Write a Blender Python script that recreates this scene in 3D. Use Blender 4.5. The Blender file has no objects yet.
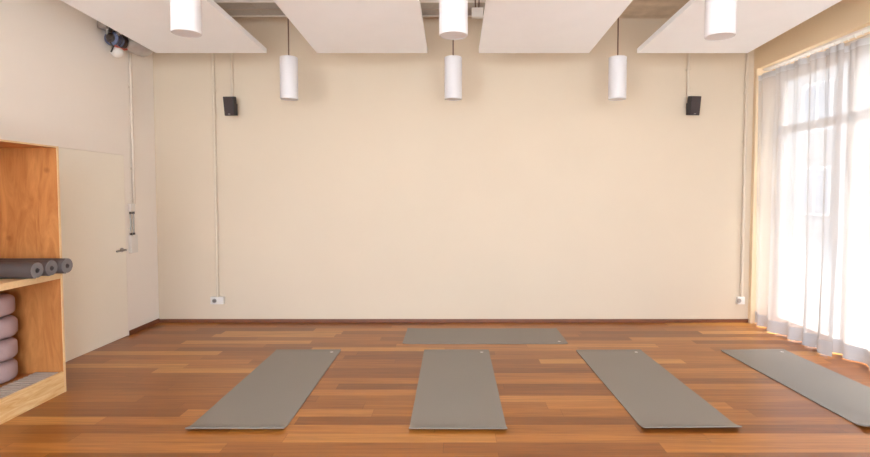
import bpy, bmesh, math, random
from mathutils import Vector, Matrix
random.seed(4)
sc = bpy.context.scene
col = sc.collection
R = math.radians

# ------------------------------------------------------------ materials
def newmat(name):
    m = bpy.data.materials.new(name); m.use_nodes = True
    nt = m.node_tree; b = nt.nodes['Principled BSDF']
    return m, nt, b

def srgb(r, g, b):
    def c(v):
        v /= 255.0
        return v/12.92 if v <= 0.04045 else ((v+0.055)/1.055)**2.4
    return (c(r), c(g), c(b), 1)

def plain(name, rgb, rough=0.6, metal=0.0, noise=0.03, scale=30, bump=0.0, spec=None):
    m, nt, b = newmat(name)
    L = nt.links
    tc = nt.nodes.new('ShaderNodeTexCoord')
    n = nt.nodes.new('ShaderNodeTexNoise'); n.inputs['Scale'].default_value = scale
    n.inputs['Detail'].default_value = 4
    L.new(tc.outputs['Object'], n.inputs['Vector'])
    r = nt.nodes.new('ShaderNodeValToRGB')
    c = srgb(*rgb)
    r.color_ramp.elements[0].position = 0.3; r.color_ramp.elements[1].position = 0.7
    r.color_ramp.elements[0].color = (c[0]*(1-noise), c[1]*(1-noise), c[2]*(1-noise), 1)
    r.color_ramp.elements[1].color = (min(1, c[0]*(1+noise)), min(1, c[1]*(1+noise)), min(1, c[2]*(1+noise)), 1)
    L.new(n.outputs['Fac'], r.inputs['Fac']); L.new(r.outputs['Color'], b.inputs['Base Color'])
    b.inputs['Roughness'].default_value = rough; b.inputs['Metallic'].default_value = metal
    if spec is None and rough >= 0.9: spec = 0.08
    if spec is not None: b.inputs['Specular IOR Level'].default_value = spec
    if bump:
        bp = nt.nodes.new('ShaderNodeBump'); bp.inputs['Strength'].default_value = bump
        bp.inputs['Distance'].default_value = 0.002
        L.new(n.outputs['Fac'], bp.inputs['Height']); L.new(bp.outputs['Normal'], b.inputs['Normal'])
    return m

def wood_floor():
    m, nt, b = newmat('wood_floor'); L = nt.links; N = nt.nodes.new
    tc = N('ShaderNodeTexCoord')
    # planks: rows along X, each row its own random shift of the joints
    sep = N('ShaderNodeSeparateXYZ'); L.new(tc.outputs['Object'], sep.inputs[0])
    W = 0.128
    def math_(op, a, bb=None, cc=None):
        n = N('ShaderNodeMath'); n.operation = op
        for i, v in enumerate((a, bb, cc)):
            if v is None: continue
            if isinstance(v, (int, float)): n.inputs[i].default_value = v
            else: L.new(v, n.inputs[i])
        return n.outputs[0]
    row_f = math_('DIVIDE', sep.outputs['Y'], W)
    row = math_('FLOOR', row_f)
    wr = N('ShaderNodeTexWhiteNoise'); wr.noise_dimensions = '1D'; L.new(row, wr.inputs['W'])
    shift = math_('MULTIPLY', wr.outputs['Value'], 7.3)
    xs = math_('ADD', math_('DIVIDE', sep.outputs['X'], 1.35), shift)
    colx = math_('FLOOR', xs)
    cid = N('ShaderNodeCombineXYZ'); L.new(colx, cid.inputs[0]); L.new(row, cid.inputs[1])
    wn = N('ShaderNodeTexWhiteNoise'); wn.noise_dimensions = '2D'; L.new(cid.outputs[0], wn.inputs['Vector'])
    ramp = N('ShaderNodeValToRGB'); e = ramp.color_ramp.elements
    e[0].position = 0; e[0].color = srgb(132, 76, 27)
    e[1].position = 1; e[1].color = srgb(198, 140, 73)
    for p, c in ((0.25, (149, 88, 33)), (0.6, (164, 102, 40)), (0.85, (181, 117, 53))):
        x = e.new(p); x.color = srgb(*c)
    L.new(wn.outputs['Value'], ramp.inputs['Fac'])
    # grain, stretched along the plank and different in each
    off = N('ShaderNodeVectorMath'); off.operation = 'SCALE'; off.inputs['Scale'].default_value = 11
    L.new(wn.outputs['Color'], off.inputs[0])
    add = N('ShaderNodeVectorMath'); add.operation = 'ADD'
    L.new(tc.outputs['Object'], add.inputs[0]); L.new(off.outputs[0], add.inputs[1])
    mp = N('ShaderNodeMapping'); mp.inputs['Scale'].default_value = (1.6, 34, 1)
    L.new(add.outputs[0], mp.inputs['Vector'])
    n1 = N('ShaderNodeTexNoise'); n1.inputs['Scale'].default_value = 1.0; n1.inputs['Detail'].default_value = 6
    n1.inputs['Roughness'].default_value = 0.65; n1.inputs['Distortion'].default_value = 0.7
    L.new(mp.outputs[0], n1.inputs['Vector'])
    gr = N('ShaderNodeValToRGB'); g = gr.color_ramp.elements
    g[0].position = 0.3; g[0].color = (0.68, 0.62, 0.56, 1); g[1].position = 0.66; g[1].color = (1.12, 1.1, 1.08, 1)
    L.new(n1.outputs['Fac'], gr.inputs['Fac'])
    mul = N('ShaderNodeMix'); mul.data_type = 'RGBA'; mul.blend_type = 'MULTIPLY'; mul.inputs['Factor'].default_value = 1
    L.new(ramp.outputs['Color'], mul.inputs['A']); L.new(gr.outputs['Color'], mul.inputs['B'])
    # joints between planks
    fy = math_('FRACT', row_f); ey = math_('MINIMUM', fy, math_('SUBTRACT', 1.0, fy))
    fx = math_('FRACT', xs); ex = math_('MULTIPLY', math_('MINIMUM', fx, math_('SUBTRACT', 1.0, fx)), 10.5)
    j = math_('LESS_THAN', math_('MINIMUM', ey, ex), 0.012)
    mj = N('ShaderNodeMix'); mj.data_type = 'RGBA'; mj.blend_type = 'MULTIPLY'
    L.new(math_('MULTIPLY', j, 0.55), mj.inputs['Factor'])
    L.new(mul.outputs['Result'], mj.inputs['A']); mj.inputs['B'].default_value = (0.3, 0.22, 0.16, 1)
    L.new(mj.outputs['Result'], b.inputs['Base Color'])
    b.inputs['Roughness'].default_value = 0.29
    b.inputs['Specular IOR Level'].default_value = 0.42
    bp = N('ShaderNodeBump'); bp.inputs['Strength'].default_value = 0.15; bp.inputs['Distance'].default_value = 0.002
    L.new(n1.outputs['Fac'], bp.inputs['Height']); L.new(bp.outputs['Normal'], b.inputs['Normal'])
    return m

def plywood(name, base, light, sx, knots=True):
    m, nt, b = newmat(name); L = nt.links; N = nt.nodes.new
    tc = N('ShaderNodeTexCoord')
    mp = N('ShaderNodeMapping'); mp.inputs['Scale'].default_value = sx
    L.new(tc.outputs['Object'], mp.inputs['Vector'])
    n1 = N('ShaderNodeTexNoise'); n1.inputs['Scale'].default_value = 1; n1.inputs['Detail'].default_value = 6
    n1.inputs['Distortion'].default_value = 1.6; n1.inputs['Roughness'].default_value = 0.6
    L.new(mp.outputs[0], n1.inputs['Vector'])
    r = N('ShaderNodeValToRGB'); e = r.color_ramp.elements
    e[0].position = 0.32; e[0].color = srgb(*base); e[1].position = 0.68; e[1].color = srgb(*light)
    L.new(n1.outputs['Fac'], r.inputs['Fac'])
    if knots:
        v = N('ShaderNodeTexVoronoi'); v.inputs['Scale'].default_value = 4.2
        L.new(tc.outputs['Object'], v.inputs['Vector'])
        k = N('ShaderNodeValToRGB'); ke = k.color_ramp.elements
        ke[0].position = 0.04; ke[0].color = (0.5, 0.36, 0.25, 1); ke[1].position = 0.13; ke[1].color = (1, 1, 1, 1)
        L.new(v.outputs['Distance'], k.inputs['Fac'])
        mx = N('ShaderNodeMix'); mx.data_type = 'RGBA'; mx.blend_type = 'MULTIPLY'; mx.inputs['Factor'].default_value = 0.7
        L.new(r.outputs['Color'], mx.inputs['A']); L.new(k.outputs['Color'], mx.inputs['B'])
        L.new(mx.outputs['Result'], b.inputs['Base Color'])
    else:
        L.new(r.outputs['Color'], b.inputs['Base Color'])
    b.inputs['Roughness'].default_value = 0.55
    return m

def concrete():
    m, nt, b = newmat('board_marked_concrete'); L = nt.links; N = nt.nodes.new
    tc = N('ShaderNodeTexCoord')
    mp = N('ShaderNodeMapping'); mp.inputs['Scale'].default_value = (0.35, 5.2, 1)
    L.new(tc.outputs['Object'], mp.inputs['Vector'])
    n0 = N('ShaderNodeTexNoise'); n0.inputs['Scale'].default_value = 1; n0.inputs['Detail'].default_value = 1
    L.new(mp.outputs[0], n0.inputs['Vector'])
    n1 = N('ShaderNodeTexNoise'); n1.inputs['Scale'].default_value = 7; n1.inputs['Detail'].default_value = 8
    L.new(tc.outputs['Object'], n1.inputs['Vector'])
    a = N('ShaderNodeMath'); a.operation = 'ADD'; L.new(n0.outputs['Fac'], a.inputs[0]); L.new(n1.outputs['Fac'], a.inputs[1])
    h = N('ShaderNodeMath'); h.operation = 'MULTIPLY'; h.inputs[1].default_value = 0.5; L.new(a.outputs[0], h.inputs[0])
    r = N('ShaderNodeValToRGB'); e = r.color_ramp.elements
    e[0].position = 0.38; e[0].color = srgb(196, 178, 156); e[1].position = 0.62; e[1].color = srgb(222, 204, 182)
    L.new(h.outputs[0], r.inputs['Fac']); L.new(r.outputs['Color'], b.inputs['Base Color'])
    b.inputs['Roughness'].default_value = 0.9
    return m

def sheer(name, rgb, clear):
    m = bpy.data.materials.new(name); m.use_nodes = True
    nt = m.node_tree; nt.nodes.clear(); L = nt.links; N = nt.nodes.new
    out = N('ShaderNodeOutputMaterial')
    tr = N('ShaderNodeBsdfTransparent')
    tl = N('ShaderNodeBsdfTranslucent'); tl.inputs['Color'].default_value = srgb(*rgb)
    df = N('ShaderNodeBsdfDiffuse'); df.inputs['Color'].default_value = srgb(*rgb)
    tc = N('ShaderNodeTexCoord')
    w = N('ShaderNodeTexNoise'); w.inputs['Scale'].default_value = 240
    L.new(tc.outputs['Object'], w.inputs['Vector'])
    mr = N('ShaderNodeMapRange'); mr.inputs['To Min'].default_value = clear*0.85; mr.inputs['To Max'].default_value = clear*1.15
    L.new(w.outputs['Fac'], mr.inputs['Value'])
    m1 = N('ShaderNodeMixShader'); m1.inputs['Fac'].default_value = 0.72
    L.new(tl.outputs[0], m1.inputs[1]); L.new(df.outputs[0], m1.inputs[2])
    m2 = N('ShaderNodeMixShader')
    L.new(mr.outputs[0], m2.inputs['Fac']); L.new(m1.outputs[0], m2.inputs[1]); L.new(tr.outputs[0], m2.inputs[2])
    L.new(m2.outputs[0], out.inputs['Surface'])
    return m

def glass():
    m = bpy.data.materials.new('window_glass'); m.use_nodes = True
    nt = m.node_tree; nt.nodes.clear(); L = nt.links; N = nt.nodes.new
    out = N('ShaderNodeOutputMaterial'); tr = N('ShaderNodeBsdfTransparent'); gl = N('ShaderNodeBsdfGlossy')
    gl.inputs['Roughness'].default_value = 0.02
    lw = N('ShaderNodeLayerWeight'); lw.inputs['Blend'].default_value = 0.5
    pw = N('ShaderNodeMath'); pw.operation = 'POWER'; pw.inputs[1].default_value = 5; L.new(lw.outputs['Facing'], pw.inputs[0])
    fr = N('ShaderNodeMath'); fr.operation = 'MULTIPLY_ADD'; fr.inputs[1].default_value = .5; fr.inputs[2].default_value = .04
    L.new(pw.outputs[0], fr.inputs[0])
    mx = N('ShaderNodeMixShader'); L.new(fr.outputs[0], mx.inputs['Fac'])
    L.new(tr.outputs[0], mx.inputs[1]); L.new(gl.outputs[0], mx.inputs[2]); L.new(mx.outputs[0], out.inputs['Surface'])
    return m

M = dict(
    back=plain('painted_plaster_beige', (219, 200, 175), 0.9, noise=0.012, scale=1.5),
    left=plain('painted_plaster_rose', (248, 237, 224), 0.9, noise=0.01, scale=1.5),
    right=plain('painted_plaster_sand', (234, 208, 172), 0.9, noise=0.01, scale=1.5),
    door=plain('door_paint', (250, 240, 222), 0.75, noise=0.008, scale=2),
    panel=plain('white_acoustic_panel', (250, 248, 246), 0.95, noise=0.01, scale=4),
    floor=wood_floor(), ceil=concrete(),
    skirt=plain('dark_stained_oak', (124, 72, 44), 0.5, noise=0.12, scale=9),
    ply=plywood('birch_plywood', (184, 112, 54), (218, 152, 88), (2.6, 2.6, 5)),
    plyv=plywood('birch_plywood_upright', (176, 106, 50), (212, 144, 80), (9, 9, 1.6)),
    edge=plywood('pale_plywood_board', (224, 172, 108), (252, 220, 164), (3, 3, 26), knots=False),
    rim=plain('pale_plywood_edge', (238, 200, 148), 0.6, noise=0.05, scale=60),
    mat=plain('grey_rubber_mat', (133, 125, 116), 0.45, noise=0.02, scale=350, bump=0.25),
    roll=plain('dark_grey_rubber_mat', (84, 75, 72), 0.6, noise=0.04, scale=200, bump=0.2),
    rollend=plain('lit_end_rubber_mat', (128, 121, 120), 0.7, noise=0.04, scale=200),  # same rubber as the rolls, lightened for light falling on their ends
    cush=plain('mauve_cotton', (176, 150, 148), 0.95, noise=0.03, scale=120, bump=0.3),
    white=plain('white_powder_coat', (216, 210, 208), 0.45, noise=0.005),
    plastic=plain('white_plastic', (232, 224, 214), 0.45, noise=0.01),
    pipe=plain('cream_painted_conduit', (216, 198, 174), 0.5, noise=0.02),
    pipe_left=plain('pale_conduit', (222, 206, 188), 0.45, noise=0.02),
    cable=plain('brown_textile_cable', (118, 88, 70), 0.8),
    black=plain('black_speaker_plastic', (44, 38, 38), 0.5, noise=0.05),
    grille=plain('black_speaker_mesh', (62, 50, 48), 0.7, noise=0.15, scale=500),
    steel=plain('brushed_steel', (176, 168, 160), 0.35, 0.85, noise=0.04, scale=80),
    dark=plain('dark_metal', (84, 74, 68), 0.45, 0.6, noise=0.05),
    duct=plain('grey_aluminium_duct', (184, 178, 172), 0.4, 0.55, noise=0.06, scale=25),
    blue=plain('slate_blue_casting', (88, 96, 126), 0.5, noise=0.1, scale=50),
    red=plain('red_wire', (196, 96, 78), 0.5),
    strip=plain('light_grey_ribbed_rubber', (192, 178, 166), 0.8, noise=0.04, scale=70),
    frame=plain('white_window_frame', (225, 215, 205), 0.5, noise=0.01),
    pave=plain('light_paving', (160, 157, 152), 0.9, noise=0.06, scale=2),
    sheer=sheer('sheer_white_voile', (212, 204, 199), 0.21),
    hem=sheer('sheer_hem', (212, 209, 208), 0.03),
    glass=glass(),
    bounce_ground=plain('white_bounce_paving', (242, 240, 236), 0.9, noise=0.03, scale=3),
    facade=plain('cream_render', (150, 143, 136), 0.9, noise=0.04, scale=1),
    paneglass=plain('grey_pane', (122, 122, 122), 0.3, noise=0.02),
)

# ------------------------------------------------------------ helpers
def bx(bm, x0, x1, y0, y1, z0, z1, bev=0.0, seg=2):
    r = bmesh.ops.create_cube(bm, size=1)
    vs = r['verts']
    for v in vs:
        v.co = Vector((x0+(v.co.x+.5)*(x1-x0), y0+(v.co.y+.5)*(y1-y0), z0+(v.co.z+.5)*(z1-z0)))
    if bev:
        es = list({e for v in vs for e in v.link_edges})
        bmesh.ops.bevel(bm, geom=es, offset=bev, segments=seg, profile=0.6, affect='EDGES')

def tube(bm, pts, r, n=12, cap=True):
    pts = [Vector(p) for p in pts]; rings = []
    up = None
    for i, p in enumerate(pts):
        d = (pts[min(i+1, len(pts)-1)] - pts[max(i-1, 0)]).normalized()
        if up is None:
            up = Vector((0, 0, 1)) if abs(d.z) < .9 else Vector((1, 0, 0))
        a = d.cross(up).normalized(); b = a.cross(d).normalized(); up = b
        rr = r[i] if isinstance(r, (list, tuple)) else r
        rings.append([bm.verts.new(p + a*rr*math.cos(2*math.pi*k/n) + b*rr*math.sin(2*math.pi*k/n)) for k in range(n)])
    for q, s in zip(rings, rings[1:]):
        for k in range(n):
            bm.faces.new((q[k], q[(k+1) % n], s[(k+1) % n], s[k]))
    if cap:
        bm.faces.new(rings[0][::-1]); bm.faces.new(rings[-1])

def lathe(bm, prof, n=32, cx=0, cy=0):
    rings = []
    for (r, z) in prof:
        rings.append([bm.verts.new((cx+r*math.cos(2*math.pi*k/n), cy+r*math.sin(2*math.pi*k/n), z)) for k in range(n)])
    for q, s in zip(rings, rings[1:]):
        for k in range(n):
            bm.faces.new((q[k], q[(k+1) % n], s[(k+1) % n], s[k]))
    if prof[0][0] > 1e-4: bm.faces.new(rings[0][::-1])
    if prof[-1][0] > 1e-4: bm.faces.new(rings[-1])
    bmesh.ops.remove_doubles(bm, verts=bm.verts, dist=1e-6)

def obj(name, bm, mat, parent=None, smooth=False, fix=True):
    if fix: bmesh.ops.recalc_face_normals(bm, faces=bm.faces)
    me = bpy.data.meshes.new(name); bm.to_mesh(me); bm.free()
    me.materials.append(M[mat] if isinstance(mat, str) else mat)
    if smooth:
        for p in me.polygons: p.use_smooth = True
        try: me.set_sharp_from_angle(angle=R(40))
        except Exception: pass
    o = bpy.data.objects.new(name, me); col.objects.link(o)
    if parent: o.parent = parent
    return o

def tag(o, label, cat, group=None):
    o['label'] = label; o['category'] = cat
    if group: o['group'] = group
    return o

def thing(name, label, cat, loc=(0, 0, 0), rot=(0, 0, 0), group=None):
    o = bpy.data.objects.new(name, None); col.objects.link(o)
    o.location = loc; o.rotation_euler = rot; o.empty_display_size = .1
    return tag(o, label, cat, group)

def dup(root, loc, label, group=None, rot=None):
    c = root.copy(); col.objects.link(c); c.location = loc
    if rot: c.rotation_euler = rot
    c['label'] = label
    if group: c['group'] = group
    for ch in [o for o in col.objects if o.parent == root]:
        d = ch.copy(); col.objects.link(d); d.parent = c
        for g in [o for o in col.objects if o.parent == ch]:
            e = g.copy(); col.objects.link(e); e.parent = d
    return c

def struct(name, bm, mat, parent=None):
    o = obj(name, bm, mat, parent)
    if not parent: o['kind'] = 'structure'
    return o

def boxes(*bs):
    bm = bmesh.new()
    for b in bs: bx(bm, *b)
    return bm

# ------------------------------------------------------------ the room
HW = 3.6; D = 6.3; CZ = 3.66; FY = -1.3
struct('floor', boxes((-HW-.3, HW+.4, FY-.2, D+.2, -.12, 0)), 'floor')
struct('ceiling', boxes((-HW-.3, HW+.4, FY-.2, D+.2, CZ, CZ+.2)), 'ceil')
struct('wall_back', boxes((-HW, HW+.35, D, D+.2, 0, CZ)), 'back')
DY0, DY1, DZ = 4.76, 5.70, 1.99
struct('wall_left', boxes((-HW-.2, -HW, FY, DY0, 0, CZ), (-HW-.2, -HW, DY1, D+.2, 0, CZ), (-HW-.2, -HW, DY0, DY1, DZ, CZ)), 'left')
d = struct('door_1', boxes((-HW-.055, -HW-.0004, DY0+.002, DY1-.002, .005, DZ-.002)), 'door')
bm = bmesh.new()
yh, zh = 5.615, .96
tube(bm, [(-HW, yh, zh), (-HW+.012, yh, zh)], .024, 20)
tube(bm, [(-HW+.01, yh, zh), (-HW+.05, yh, zh), (-HW+.058, yh-.012, zh), (-HW+.058, yh-.165, zh)], .010, 12)
obj('door_handle', bm, 'steel', d, True)
# right wall: pier at the back corner, deep header above the curtain, frames behind
WY0, WY1 = -1.1, 6.245
struct('wall_right', boxes((HW, HW+.38, WY1, D, 0, CZ), (HW, HW+.38, FY, WY1, 3.05, CZ), (HW, HW+.38, FY, WY0, 0, 3.05)), 'right')
# unseen wall behind the camera; its wide window sized and shifted for frontal light
fx0, fx1, fz0, fz1 = -3.55, 2.6, .05, 3.4
struct('wall_front', boxes((-HW, HW, FY-.2, FY, 0, fz0), (-HW, HW, FY-.2, FY, fz1, CZ), (-HW, fx0, FY-.2, FY, fz0, fz1), (fx1, HW, FY-.2, FY, fz0, fz1)), 'back')
bm = bmesh.new()
for x in (fx0+.03, -1.0, 1.0, fx1-.03): bx(bm, x-.03, x+.03, FY-.14, FY-.08, fz0, fz1)
bx(bm, fx0, fx1, FY-.14, FY-.08, fz0, fz0+.06); bx(bm, fx0, fx1, FY-.14, FY-.08, fz1-.06, fz1)
w2 = struct('window_2', bm, 'frame')
obj('window_pane', boxes((fx0+.03, fx1-.03, FY-.115, FY-.109, fz0+.03, fz1-.03)), 'glass', w2)
# window 1 behind the curtain
bm = bmesh.new()
wx0, wx1 = HW+.27, HW+.34
bx(bm, wx0, wx1, WY0, WY1, 2.88, 3.05); bx(bm, wx0, wx1, WY0, WY1, 0, .10)
bx(bm, wx0, wx1, WY0, WY1, 2.27, 2.36)
for y in (WY1-.035, 5.12, 4.06, 3.0, 1.9, .8, -.3, WY0+.035): bx(bm, wx0, wx1, y-.035, y+.035, .10, 2.88)
w1 = struct('window_1', bm, 'frame')
obj('window_pane', boxes((HW+.302, HW+.308, WY0+.03, WY1-.03, .08, 2.9)), 'glass', w1)
# skirting
struct('baseboard_back', boxes((-HW, HW, D-.014, D, 0, .042, .003)), 'skirt')
struct('baseboard_left', boxes((-HW, -HW+.014, DY1+.01, D-.014, 0, .052, .003)), 'skirt')
struct('ground', boxes((HW+.4, 40, -30, 40, -.12, -.02)), 'pave')
struct('bounce_ground', boxes((-30, HW+.4, -30, FY-.2, -.12, -.02)), 'bounce_ground')  # unseen white ground added to bounce sunlight up at the ceiling panels

B = thing('building', 'pale plastered building added across the street to cut sky light, seen faintly through the curtain', 'building', (13, 6, 0))  # added to block part of the sky light on the curtain side
obj('wall', boxes((0, 8, -26, 26, -.02, 12.5)), 'facade', B)
obj('roof', boxes((-.3, 8.3, -26.3, 26.3, 12.5, 12.8)), 'frame', B)
for iz in range(4):
    for iy in range(14):
        y = -22+iy*3.4; z = .9+iz*3.0
        f_ = obj('window', boxes((-.05, .02, y-.06, y+1.46, z-.06, z+1.66)), 'frame', B)
        obj('pane', boxes((-.06, -.04, y, y+.67, z, z+1.6), (-.06, -.04, y+.73, y+1.4, z, z+1.6)), 'paneglass', f_)

# ------------------------------------------------------------ curtains
def curtain(name, y0, y1, label, xc, seed, pitch):
    rnd = random.Random(seed)
    root = thing(name, label, 'curtain', (xc, (y0+y1)/2, 0), group='sheer curtains along the window wall')
    n = int((y1-y0)/.012); zt, zb, zh_ = 2.97, .012, .15
    ph = [rnd.uniform(0, 6.28) for _ in range(6)]
    def xo(y, z):
        t = 1 - z/zt
        a = .022 + .028*t
        w = math.sin(2*math.pi*y/pitch + ph[0] + .9*math.sin(2*math.pi*y/.83+ph[1]))
        w2_ = math.sin(2*math.pi*y/(pitch*.41) + ph[2] + 1.3*math.sin(2*math.pi*y/.61+ph[3]))
        a *= .35 + .65*min(1, (y-y0)/.18, (y1-y)/.18)
        return a*w + .010*(1.25-t)*w2_ + .02*t*math.sin(2*math.pi*y/.95+ph[4]) + .006*math.sin(3*z+ph[5]+y*2)*t
    def sheet(za, zb_, m, nm, dx):
        bm = bmesh.new(); nz = 26; prev = None
        for i in range(n+1):
            y = y0+(y1-y0)*i/n
            c = [bm.verts.new((xo(y, za+(zb_-za)*k/nz)+dx, y-(y0+y1)/2, za+(zb_-za)*k/nz)) for k in range(nz+1)]
            if prev:
                for k in range(nz): bm.faces.new((prev[k], c[k], c[k+1], prev[k+1]))
            prev = c
        return obj(nm, bm, m, root, True, fix=False)
    sheet(zb, zt, 'sheer', 'curtain_sheet', 0)
    sheet(zb, zh_, 'hem', 'hem', -.004)
    sheet(zt-.06, zt, 'hem', 'header_tape', -.004)
    return root
curtain('sheer_curtain', 4.90, 6.245, 'white sheer curtain hanging nearest the far corner', HW+.03, 3, .27)
curtain('sheer_curtain', .9, 5.10, 'white sheer curtain cut off by the right edge of the photo', HW+.125, 8, .31)
t = thing('curtain_track', 'cream curtain track under the header above the sheer curtains', 'curtain track', (HW+.1, 3.5, 3.05))
bm = bmesh.new()
bx(bm, -.028, .052, -2.6, 2.735, -.022, 0, .002)
obj('rail', bm, 'plastic', t)
for k in range(40):
    bm = bmesh.new(); y = 2.62-k*.085
    tube(bm, [(-.012, y, -.022), (-.012, y, -.04), (-.004, y, -.052), (.006, y, -.045)], .004, 6)
    obj('glider', bm, 'plastic', t, True)

# ------------------------------------------------------------ ceiling panels
PW = 1.19
pz = 3.08
def panel(cx, label):
    t = thing('acoustic_panel', label, 'ceiling panel', (cx, 5.67, pz), (R(-2.4), 0, 0), group='white acoustic panels under the ceiling')
    bm = bmesh.new(); bx(bm, -PW/2, PW/2, -3.4, 0, 0, .05, .003)
    obj('board', bm, 'panel', t)
    for sx in (-.42, .42):
        for y in (-1.0, -3.0):
            bm = bmesh.new(); tube(bm, [(sx, y, .045), (sx, y, CZ-pz+y*.042-.002)], .003, 6)
            obj('hanging_wire', bm, 'steel', t)
    return t
for cx, lab in ((-2.605, 'white ceiling panel nearest the left wall'), (-.875, 'white ceiling panel, second from the left wall'),
                (.865, 'white ceiling panel, second from the curtain side'), (2.57, 'white ceiling panel nearest the curtains')):
    panel(cx, lab)

# ------------------------------------------------------------ pendants
def pendant(loc, label):
    t = thing('pendant_lamp', label, 'lamp', loc, group='white cylinder pendants')
    r = .092; L_ = .437
    bm = bmesh.new()
    lathe(bm, [(r-.006, .02), (r-.006, .004), (r-.003, 0), (r, .003), (r, L_-.004), (r-.004, L_), (.02, L_), (.012, L_+.012), (.006, L_+.012)], 48)
    obj('lamp_shade', bm, 'white', t, True)
    bm = bmesh.new(); lathe(bm, [(0, .002), (r-.007, .002), (r-.007, .016), (0, .016)], 48)
    obj('diffuser', bm, 'white', t, True)
    bm = bmesh.new(); tube(bm, [(0, 0, L_+.01), (0, 0, CZ-loc[2]-.02)], .0075, 8)
    obj('cable', bm, 'cable', t)
    bm = bmesh.new(); lathe(bm, [(.045, CZ-loc[2]-.025), (.05, CZ-loc[2]-.02), (.05, CZ-loc[2])], 24)
    obj('ceiling_rose', bm, 'white', t, True)
    return t
p0 = pendant((-1.731, 5.53, 2.562), 'white cylinder pendant by the back wall, on the left')
dup(p0, (-.003, 5.53, 2.562), 'white cylinder pendant by the back wall, in the middle')
dup(p0, (1.725, 5.53, 2.562), 'white cylinder pendant by the back wall, on the right')
dup(p0, (-1.731, 3.42, 2.598), 'near white cylinder pendant cut by the top edge, below the left panel')
dup(p0, (0, 3.42, 2.585), 'near white cylinder pendant cut by the top edge, in the middle')
dup(p0, (1.727, 3.42, 2.578), 'near white cylinder pendant cut by the top edge, before the right panel')

# ------------------------------------------------------------ yoga mats
def mat_mesh(w, l, curl, seed):
    rnd = random.Random(seed); bm = bmesh.new(); ny, nx = 70, 16; th = .006
    def z(x, y):
        e = 0
        if y < .11: e = curl*((.11-y)/.11)**1.7
        if l-y < .05: e += .006*((.05-(l-y))/.05)**2
        return .001 + e + .0008*(1+math.sin(y*9+seed)*math.sin(x*7+seed))
    top, bot = [], []
    for j in range(ny+1):
        y = l*(j/ny)**1.25
        ys = y + .0
        top.append([bm.verts.new((-w/2+w*i/nx, ys, z(w*i/nx, y)+th)) for i in range(nx+1)])
        bot.append([bm.verts.new((-w/2+w*i/nx, ys, z(w*i/nx, y))) for i in range(nx+1)])
    for j in range(ny):
        for i in range(nx):
            bm.faces.new((top[j][i], top[j][i+1], top[j+1][i+1], top[j+1][i]))
            bm.faces.new((bot[j][i], bot[j+1][i], bot[j+1][i+1], bot[j][i+1]))
        bm.faces.new((top[j][0], top[j+1][0], bot[j+1][0], bot[j][0]))
        bm.faces.new((top[j][nx], bot[j][nx], bot[j+1][nx], top[j+1][nx]))
    for i in range(nx):
        bm.faces.new((top[0][i], bot[0][i], bot[0][i+1], top[0][i+1]))
        bm.faces.new((top[ny][i], top[ny][i+1], bot[ny][i+1], bot[ny][i]))
    return bm
def yoga_mat(loc, rz, w, l, curl, seed, label, lx=.24):
    t = thing('yoga_mat', label, 'yoga mat', loc, (0, 0, rz), 'grey yoga mats rolled out on the floor')
    obj('mat_sheet', mat_mesh(w, l, curl, seed), 'mat', t, True)
    bm = bmesh.new()
    lathe(bm, [(.011, .0088), (.011, .0098)], 16, w/2-.075, l-.075)
    for k in range(5):   # small round flower-like mark
        a = k*2*math.pi/5
        bmesh.ops.create_circle(bm, cap_ends=True, radius=.006, segments=10,
            matrix=Matrix.Translation((w/2-.075+.012*math.cos(a), l-.075+.012*math.sin(a), .0100)))
    lo = obj('logo', bm, 'white', t); lo['label'] = 'small white round logo'
    return t
yoga_mat((-1.438, 3.348, 0), R(.3), .645, 1.785, .020, 1, 'grey yoga mat on the floor, leftmost of the front row')
yoga_mat((.03, 3.346, 0), 0, .645, 1.785, .020, 2, 'grey yoga mat in the middle of the front row, pointing at the camera')
yoga_mat((1.578, 3.36, 0), R(1.0), .65, 1.768, .022, 3, 'grey yoga mat just right of the middle mat in the front row')
yoga_mat((3.045, 3.385, 0), R(1.8), .648, 1.75, .022, 4, 'grey yoga mat nearest the sheer curtains')
yoga_mat((-.532, 5.67, 0), R(-90), .622, 1.725, .006, 5, 'grey yoga mat lying crosswise parallel to the back wall')

# ------------------------------------------------------------ plywood shelf unit
CX0, CX1, CY0, CY1 = -3.585, -3.065, 2.05, 4.055
u = thing('shelf_unit', 'open birch plywood shelf unit against the left wall', 'shelf', (CX1, CY1, 0))
def part(name, b, mat, bev=.0015):
    x0, x1, y0, y1, z0, z1 = b
    bm = bmesh.new(); bx(bm, x0-CX1, x1-CX1, y0-CY1, y1-CY1, z0, z1, bev)
    return obj(name, bm, mat, u)
TH = .02; TZ = 1.93
part('side_panel', (CX0, CX1-.002, CY1-TH, CY1, 0, TZ-.012), 'plyv')
part('side_panel', (CX0, CX1-.002, CY0, CY0+TH, 0, TZ-.012), 'plyv')
part('back_panel', (CX0, CX0+.012, CY0+TH, CY1-TH, .0, TZ-.012), 'ply')
part('top_panel', (CX0, CX1-.002, CY0, CY1, TZ-.012, TZ), 'ply')
part('shelf_board', (CX0+.012, CX1-.004, CY0+TH, CY1-TH, .902, .95), 'rim')
part('bottom_board', (CX0+.012, CX1-.022, CY0+TH, CY1-TH, .13, .15), 'ply')
part('kick_board', (CX1-.02, CX1, CY0, CY1-.0225, .0, .168), 'edge')
e = part('front_edging', (CX1-.002, CX1, CY1-.022, CY1, 0, TZ), 'rim', 0); e['label'] = 'pale front edge of the side panel'
e = part('front_edging', (CX1-.002, CX1, CY0, CY1-.022, TZ-.012, TZ), 'rim', 0); e['label'] = 'pale front edge of the top'

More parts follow.
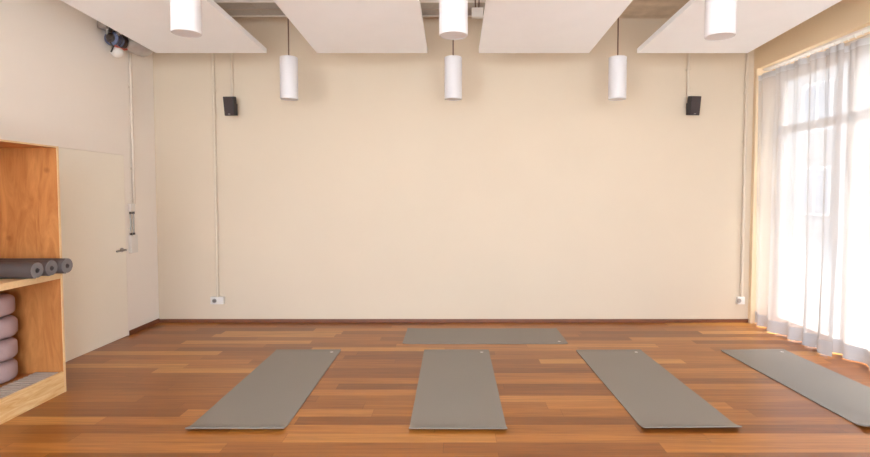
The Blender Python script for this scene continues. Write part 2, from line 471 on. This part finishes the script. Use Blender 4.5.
# ribbed strip on the lowest board
bm = bmesh.new()
sx0, sx1 = -3.275, -3.10
bx(bm, sx0, sx1, 2.1, 4.03, .15, .158)
y = 2.105
while y < 4.02:
    bx(bm, sx0, sx1, y, y+.030, .158, .166); y += .046
o = obj('ribbed_mat', bm, 'strip'); tag(o, 'light grey ribbed strip along the front of the lowest shelf', 'ribbed strip')

# rolled mats on the shelf
def roll(loc, rz, ln, label, r=.060):
    t = thing('rolled_yoga_mat', label, 'yoga mat', loc, (0, 0, rz), 'dark rolled yoga mats on the shelf')
    th = .0062; r0 = .016; turns = (r-th-r0)/(th+.0005); n = int(turns*40)
    def spiral(x0, x1):
        bm = bmesh.new(); prev = None
        for i in range(n+1):
            a = 2*math.pi*turns*i/n; rr = r0+(th+.0005)*a/(2*math.pi)
            c, s = math.cos(a+.4), math.sin(a+.4)
            q = [bm.verts.new((x, R_*c, R_*s)) for x in (x0, x1) for R_ in (rr, rr+th)]
            if prev:
                p = prev
                bm.faces.new((p[0], q[0], q[1], p[1])); bm.faces.new((p[2], p[3], q[3], q[2]))
                bm.faces.new((p[1], q[1], q[3], p[3])); bm.faces.new((p[0], p[2], q[2], q[0]))
            else: bm.faces.new((q[0], q[1], q[3], q[2]))
            prev = q
        bm.faces.new((prev[0], prev[2], prev[3], prev[1]))
        return bm
    obj('mat_sheet', spiral(-ln, -.002), 'roll', t, True)
    e_ = obj('rolled_end', spiral(-.002, 0), 'rollend', t, True); e_['label'] = 'spiral end coloured paler for light'
    return t
zc = .95+.061
roll((-3.0, 3.73, zc), R(0), .53, 'dark rolled mat on the plywood shelf, farthest from the side panel')
roll((-2.99, 3.852, zc), R(0), .56, 'dark rolled mat between the two other rolls on the shelf')
roll((-2.965, 3.974, zc), R(0), .60, 'dark rolled mat beside the side panel, sticking out furthest')

# cushions
def cushion(z, dx, dy, label, s=1.0, rot=0):
    bm = bmesh.new(); H = .165; Rr = .16*s; n = 64; prof = []
    for k in range(25):
        a = -math.pi/2+math.pi*k/24
        c = abs(math.cos(a))**.5; s_ = math.copysign(abs(math.sin(a))**.5, math.sin(a))
        prof.append((Rr*c if k not in (0, 24) else 0, H/2*s_))
    prof[0] = (0, prof[0][1]); prof[-1] = (0, prof[-1][1])
    rings = []
    for (r_, z_) in prof:
        ring = []
        for k in range(n):
            a = 2*math.pi*k/n
            pl = 1+.010*math.cos(24*a)*(1 if abs(z_) > H*.2 else .2)
            ring.append(bm.verts.new((r_*pl*math.cos(a), r_*pl*math.sin(a), z_)))
        rings.append(ring)
    for q, s2 in zip(rings, rings[1:]):
        for k in range(n): bm.faces.new((q[k], q[(k+1) % n], s2[(k+1) % n], s2[k]))
    bmesh.ops.remove_doubles(bm, verts=bm.verts, dist=1e-6)
    o = obj('meditation_cushion', bm, 'cush', None, True)
    o.location = (-3.46+dx, 3.83+dy, z+H/2); o.rotation_euler = (0, 0, rot)
    return tag(o, label, 'cushion', 'mauve cushions stacked in the shelf unit')
cushion(.150, 0, 0, 'mauve round cushion at the bottom of the stack on the lowest shelf')
cushion(.315, .008, -.004, 'mauve round cushion, second from the bottom of the stack', rot=.3)
cushion(.480, .006, .006, 'mauve round cushion, second from the top of the stack', rot=.7)
cushion(.645, 0, .0, 'mauve round cushion on top of the stack in the shelf', .985, rot=1.1)

# ------------------------------------------------------------ speakers
def speaker(loc, rx, rz, label):
    t = thing('wall_speaker', label, 'speaker', loc, (rx, 0, rz), 'black speakers on the back wall')
    bm = bmesh.new(); bx(bm, -.060, .060, -.045, .045, -.110, .110, .006); obj('cabinet', bm, 'black', t)
    bm = bmesh.new(); bx(bm, -.055, .055, -.050, -.044, -.104, .104, .004); g = obj('speaker_grille', bm, 'grille', t)
    bm = bmesh.new(); bx(bm, -.012, .012, -.0515, -.0495, -.094, -.086); lo = obj('logo', bm, 'steel', g); lo['label'] = 'small grey logo plate'
    return t
def bracket(t, wall_dy):
    # arm from speaker back to the wall plate, in the speaker's own frame turned back to the room
    inv = (Matrix.Translation(t.location) @ t.rotation_euler.to_matrix().to_4x4()).inverted()
    bm = bmesh.new(); x, y, z = t.location
    tube(bm, [(x, y+.04, z), (x, D-.012, z)], .014, 12)
    bx(bm, x-.03, x+.03, D-.012, D, z-.05, z+.05, .002)
    bm.transform(inv); obj('wall_bracket', bm, 'black', t)
s1 = speaker((-2.625, 6.17, 2.60), R(10), R(-3), 'black speaker on the back wall on the left'); bracket(s1, 0)
s2 = speaker((2.825, 6.17, 2.605), R(10), R(4), 'black speaker on the back wall near the curtains'); bracket(s2, 0)

# ------------------------------------------------------------ conduits
def conduit(x, z0, z1, label, r, clips, mat='pipe', wall='back', y=None):
    if wall == 'back': t = thing('wall_conduit', label, 'conduit', (x, D-.02, z0))
    else: t = thing('wall_conduit', label, 'conduit', (x, y, z0))
    bm = bmesh.new(); tube(bm, [(0, 0, 0), (0, 0, z1-z0)], r, 14); obj('pipe', bm, mat, t, True)
    for z in clips:
        bm = bmesh.new(); tube(bm, [(0, 0, z-z0-.012), (0, 0, z-z0+.012)], r+.004, 14)
        if wall == 'back': bx(bm, -.03, .03, .008, .0195, z-z0-.01, z-z0+.01, .001)
        else: bx(bm, -.0155, -.004, -.022, .022, z-z0-.01, z-z0+.01, .001)
        obj('pipe_clip', bm, mat, t, True)
    return t
conduit(-2.87, .32, CZ, 'long cream conduit on the back wall, left of the left speaker', .018, (1.0, 1.9, 2.8, 3.4))
conduit(-2.648, 2.72, CZ, 'short cream conduit running down to the left speaker', .018, (3.05,))
conduit(2.805, 2.72, CZ, 'short cream conduit running down to the right speaker', .019, (3.05,))
conduit(3.505, .32, CZ, 'long cream conduit beside the curtain on the back wall', 0.018, (1.2, 2.2, 2.78))
tl = conduit(-HW+.02, 1.455, CZ, 'pale conduit on the left wall above the switch unit', .0155, (1.85, 2.45, 2.75), 'pipe_left', 'left', 5.83)

def socket(x, label, w=.16):
    t = thing('wall_socket', label, 'socket', (x, D, .275))
    bm = bmesh.new(); bx(bm, -w/2, w/2, -.045, 0, -.045, .045, .006); obj('housing', bm, 'plastic', t, True)
    bm = bmesh.new(); tube(bm, [(-.028, -.045, 0), (-.028, -.049, 0)], .026, 20); obj('outlet', bm, 'steel', t, True)
    if w > .1:
        bm = bmesh.new(); tube(bm, [(.045, -.045, 0), (.045, -.049, 0)], .026, 20); obj('outlet', bm, 'plastic', t, True)
socket(-2.87, 'white double socket on the back wall below the long left conduit')
socket(3.49, 'white single socket at the foot of the conduit beside the curtain', .09)

# switch unit below the left wall conduit
t = thing('switch_unit', 'white switch unit with two steel rods on the left wall beside the door', 'switch', (-HW, 5.795, .91))
bm = bmesh.new(); bx(bm, 0, .04, -.055, .055, 0, .20, .004); obj('lower_box', bm, 'plastic', t, True)
bm = bmesh.new(); bx(bm, 0, .035, -.05, .03, .46, .545, .004); obj('upper_box', bm, 'plastic', t, True)
for y in (-.035, .018):
    bm = bmesh.new(); tube(bm, [(.02, y, .195), (.02, y, .465)], .0075, 10); obj('rod', bm, 'steel', t, True)
    for za in (.20, .435):
        bm = bmesh.new(); tube(bm, [(.02, y, za), (.02, y, za+.025)], .013, 10); obj('clamp', bm, 'dark', t, True)
bm = bmesh.new(); bx(bm, .0, .012, -.05, .04, .27, .277); obj('cross_bar', bm, 'plastic', t)

# ------------------------------------------------------------ services at the upper left corner
U = thing('ventilation_unit', 'grey ventilation unit with a blue casting and duct, beyond the leftmost ceiling panel', 'ventilation', (-HW, 5.50, 3.165))
def up(name, bm, mat, smooth=True, label=None):
    o = obj(name, bm, mat, U, smooth)
    if label: o['label'] = label
    return o
bm = bmesh.new(); bx(bm, .0, .02, -.06, .14, .10, .40, .003); up('wall_plate', bm, 'dark')
bm = bmesh.new(); tube(bm, [(.085, -.10, .0), (.085, -.085, .0), (.085, .03, 0), (.085, .045, 0)], [.05, .072, .072, .055], 24); up('motor_casting', bm, 'blue', label='slate blue casting')
for k in range(3):
    bm = bmesh.new(); tube(bm, [(.085, -.07+k*.045, 0), (.085, -.064+k*.045, 0)], .075, 24); up('motor_ring', bm, 'dark')
bm = bmesh.new(); tube(bm, [(.085, -.12, .0), (.085, -.10, 0)], [.03, .05], 24); up('end_flange', bm, 'dark')
bm = bmesh.new(); tube(bm, [(.085, .045, .01), (.09, .13, .015)], [.05, .065], 20); up('coupling', bm, 'dark')
bm = bmesh.new(); P = []; RR = []
for k in range(40):
    t_ = k/39
    P.append((.10+.13*t_, .12+.33*t_-.05*t_*t_, .015+.03*t_*t_+.5*max(0, t_-.55)**1.3))
    RR.append((.065+.045*math.sin(min(1, t_*1.6)*math.pi/2))+.0025*(k % 2))
tube(bm, P, RR, 28); up('flexible_duct', bm, 'duct')
bm = bmesh.new(); bx(bm, .02, .11, -.20, -.12, .07, .20, .004); up('terminal_box', bm, 'steel')
bm = bmesh.new(); bx(bm, .03, .14, -.10, -.02, .09, .24, .004); up('terminal_box', bm, 'dark')
for k, (y, dx, c) in enumerate(((-.17, .13, 'dark'), (-.12, .06, 'duct'), (-.08, .15, 'steel'), (-.03, .10, 'duct'), (.02, .14, 'dark'), (.06, .06, 'strip'), (.10, .12, 'dark'), (.15, .08, 'strip'))):
    bm = bmesh.new(); tube(bm, [(dx, y, .03), (dx+.015, y+.01, .16), (dx-.01, y-.01, .28), (dx, y, .49)], .012 if k % 2 else .017, 10)
    up('supply_pipe', bm, c)
bm = bmesh.new(); tube(bm, [(.12, -.08, -.075), (.13, -.02, -.085), (.13, .05, -.08), (.12, .11, -.06)], .010, 8); up('wire', bm, 'red', label='red wire')
bm = bmesh.new(); tube(bm, [(.09, -.12, -.05), (.10, -.08, -.085), (.11, -.13, -.15)], .008, 8); up('wire', bm, 'dark', label='black wire')
bm = bmesh.new(); bmesh.ops.create_uvsphere(bm, u_segments=20, v_segments=12, radius=.062, matrix=Matrix.Translation((.10, -.02, -.125)) @ Matrix.Diagonal((1, 1, .85, 1)))
tube(bm, [(.10, -.02, -.09), (.10, -.02, -.04)], .02, 12); up('sensor', bm, 'plastic', label='white round sensor')

# cable tray and junction box above the panels
T = thing('cable_tray', 'grey metal cable tray under the ceiling close to the back wall', 'cable tray', (-1.4, 5.83, 3.60))
for y in (-.215, 0, .215):
    bm = bmesh.new(); bx(bm, -1.85, 1.75, y-.012, y+.012, -.004, .045, .002); obj('side_rail', bm, 'plastic' if y else 'strip', T)
for y in (-.1075, .1075):
    bm = bmesh.new(); bx(bm, -1.85, 1.75, y-.094, y+.094, .004, .008)
    for k in range(11): bx(bm, -1.8+k*.34, -1.79+k*.34, y-.094, y+.094, .001, .004)
    obj('tray_floor', bm, 'duct', T)
    bm = bmesh.new(); tube(bm, [(-1.85, y, .022), (1.75, y+.01, .022)], .012, 8); obj('tray_cable', bm, 'dark', T, True)
for x in (-1.5, 0, 1.5):
    bm = bmesh.new(); bx(bm, x-.01, x+.01, -.23, .23, .045, .06, .001); obj('tray_hanger', bm, 'steel', T)
J = thing('junction_box', 'white junction box under the ceiling between the two middle panels', 'junction box', (.25, 5.54, 3.41))
bm = bmesh.new(); bx(bm, -.06, .06, -.03, .03, 0, .10, .006); obj('housing', bm, 'plastic', J, True)
bm = bmesh.new(); tube(bm, [(-.02, 0, .10), (-.025, 0, .249)], .006, 8); tube(bm, [(.015, 0, .10), (.02, 0, .249)], .006, 8); obj('cable', bm, 'cable', J, True)

# ------------------------------------------------------------ light
w = bpy.data.worlds.new('World'); sc.world = w; w.use_nodes = True
nt = w.node_tree; bg = nt.nodes['Background']
bg.inputs['Color'].default_value = (.83, .99, 1.19, 1); bg.inputs['Strength'].default_value = 6.0
def portal(name, loc, rot, sx, sy):
    l = bpy.data.lights.new(name, 'AREA'); l.shape = 'RECTANGLE'; l.size = sx; l.size_y = sy
    l.cycles.is_portal = True
    o = bpy.data.objects.new(name, l); col.objects.link(o); o.location = loc; o.rotation_euler = rot
portal('daylight_right', (HW+.42, (WY0+WY1)/2, 1.5), (0, R(90), 0), 3.0, WY1-WY0)
portal('daylight_front', ((fx0+fx1)/2, FY-.25, (fz0+fz1)/2), (R(90), 0, 0), fx1-fx0, fz1-fz0)
s = bpy.data.lights.new('sun', 'SUN'); s.energy = 9; s.angle = R(9); s.color = (1, .97, .9)
so = bpy.data.objects.new('sun', s); col.objects.link(so)
# towards the room (-X), steep, coming from the near side
dv = Vector((-.31, .20, -.93)); so.rotation_euler = dv.to_track_quat('-Z', 'Y').to_euler()

# ------------------------------------------------------------ camera
cd = bpy.data.cameras.new('camera'); cam = bpy.data.objects.new('camera', cd); col.objects.link(cam)
cam.location = (0, 0, 1.55); cam.rotation_euler = (R(90-2.48), 0, 0)
cd.sensor_width = 36; cd.lens = 36*520/870
cd.shift_x = -18.5/870; cd.shift_y = -10.5/870
sc.camera = cam
vs = sc.view_settings
vs.view_transform = 'Standard'; vs.look = 'None'; vs.gamma = 1; vs.use_curve_mapping = False; vs.exposure = 0.58
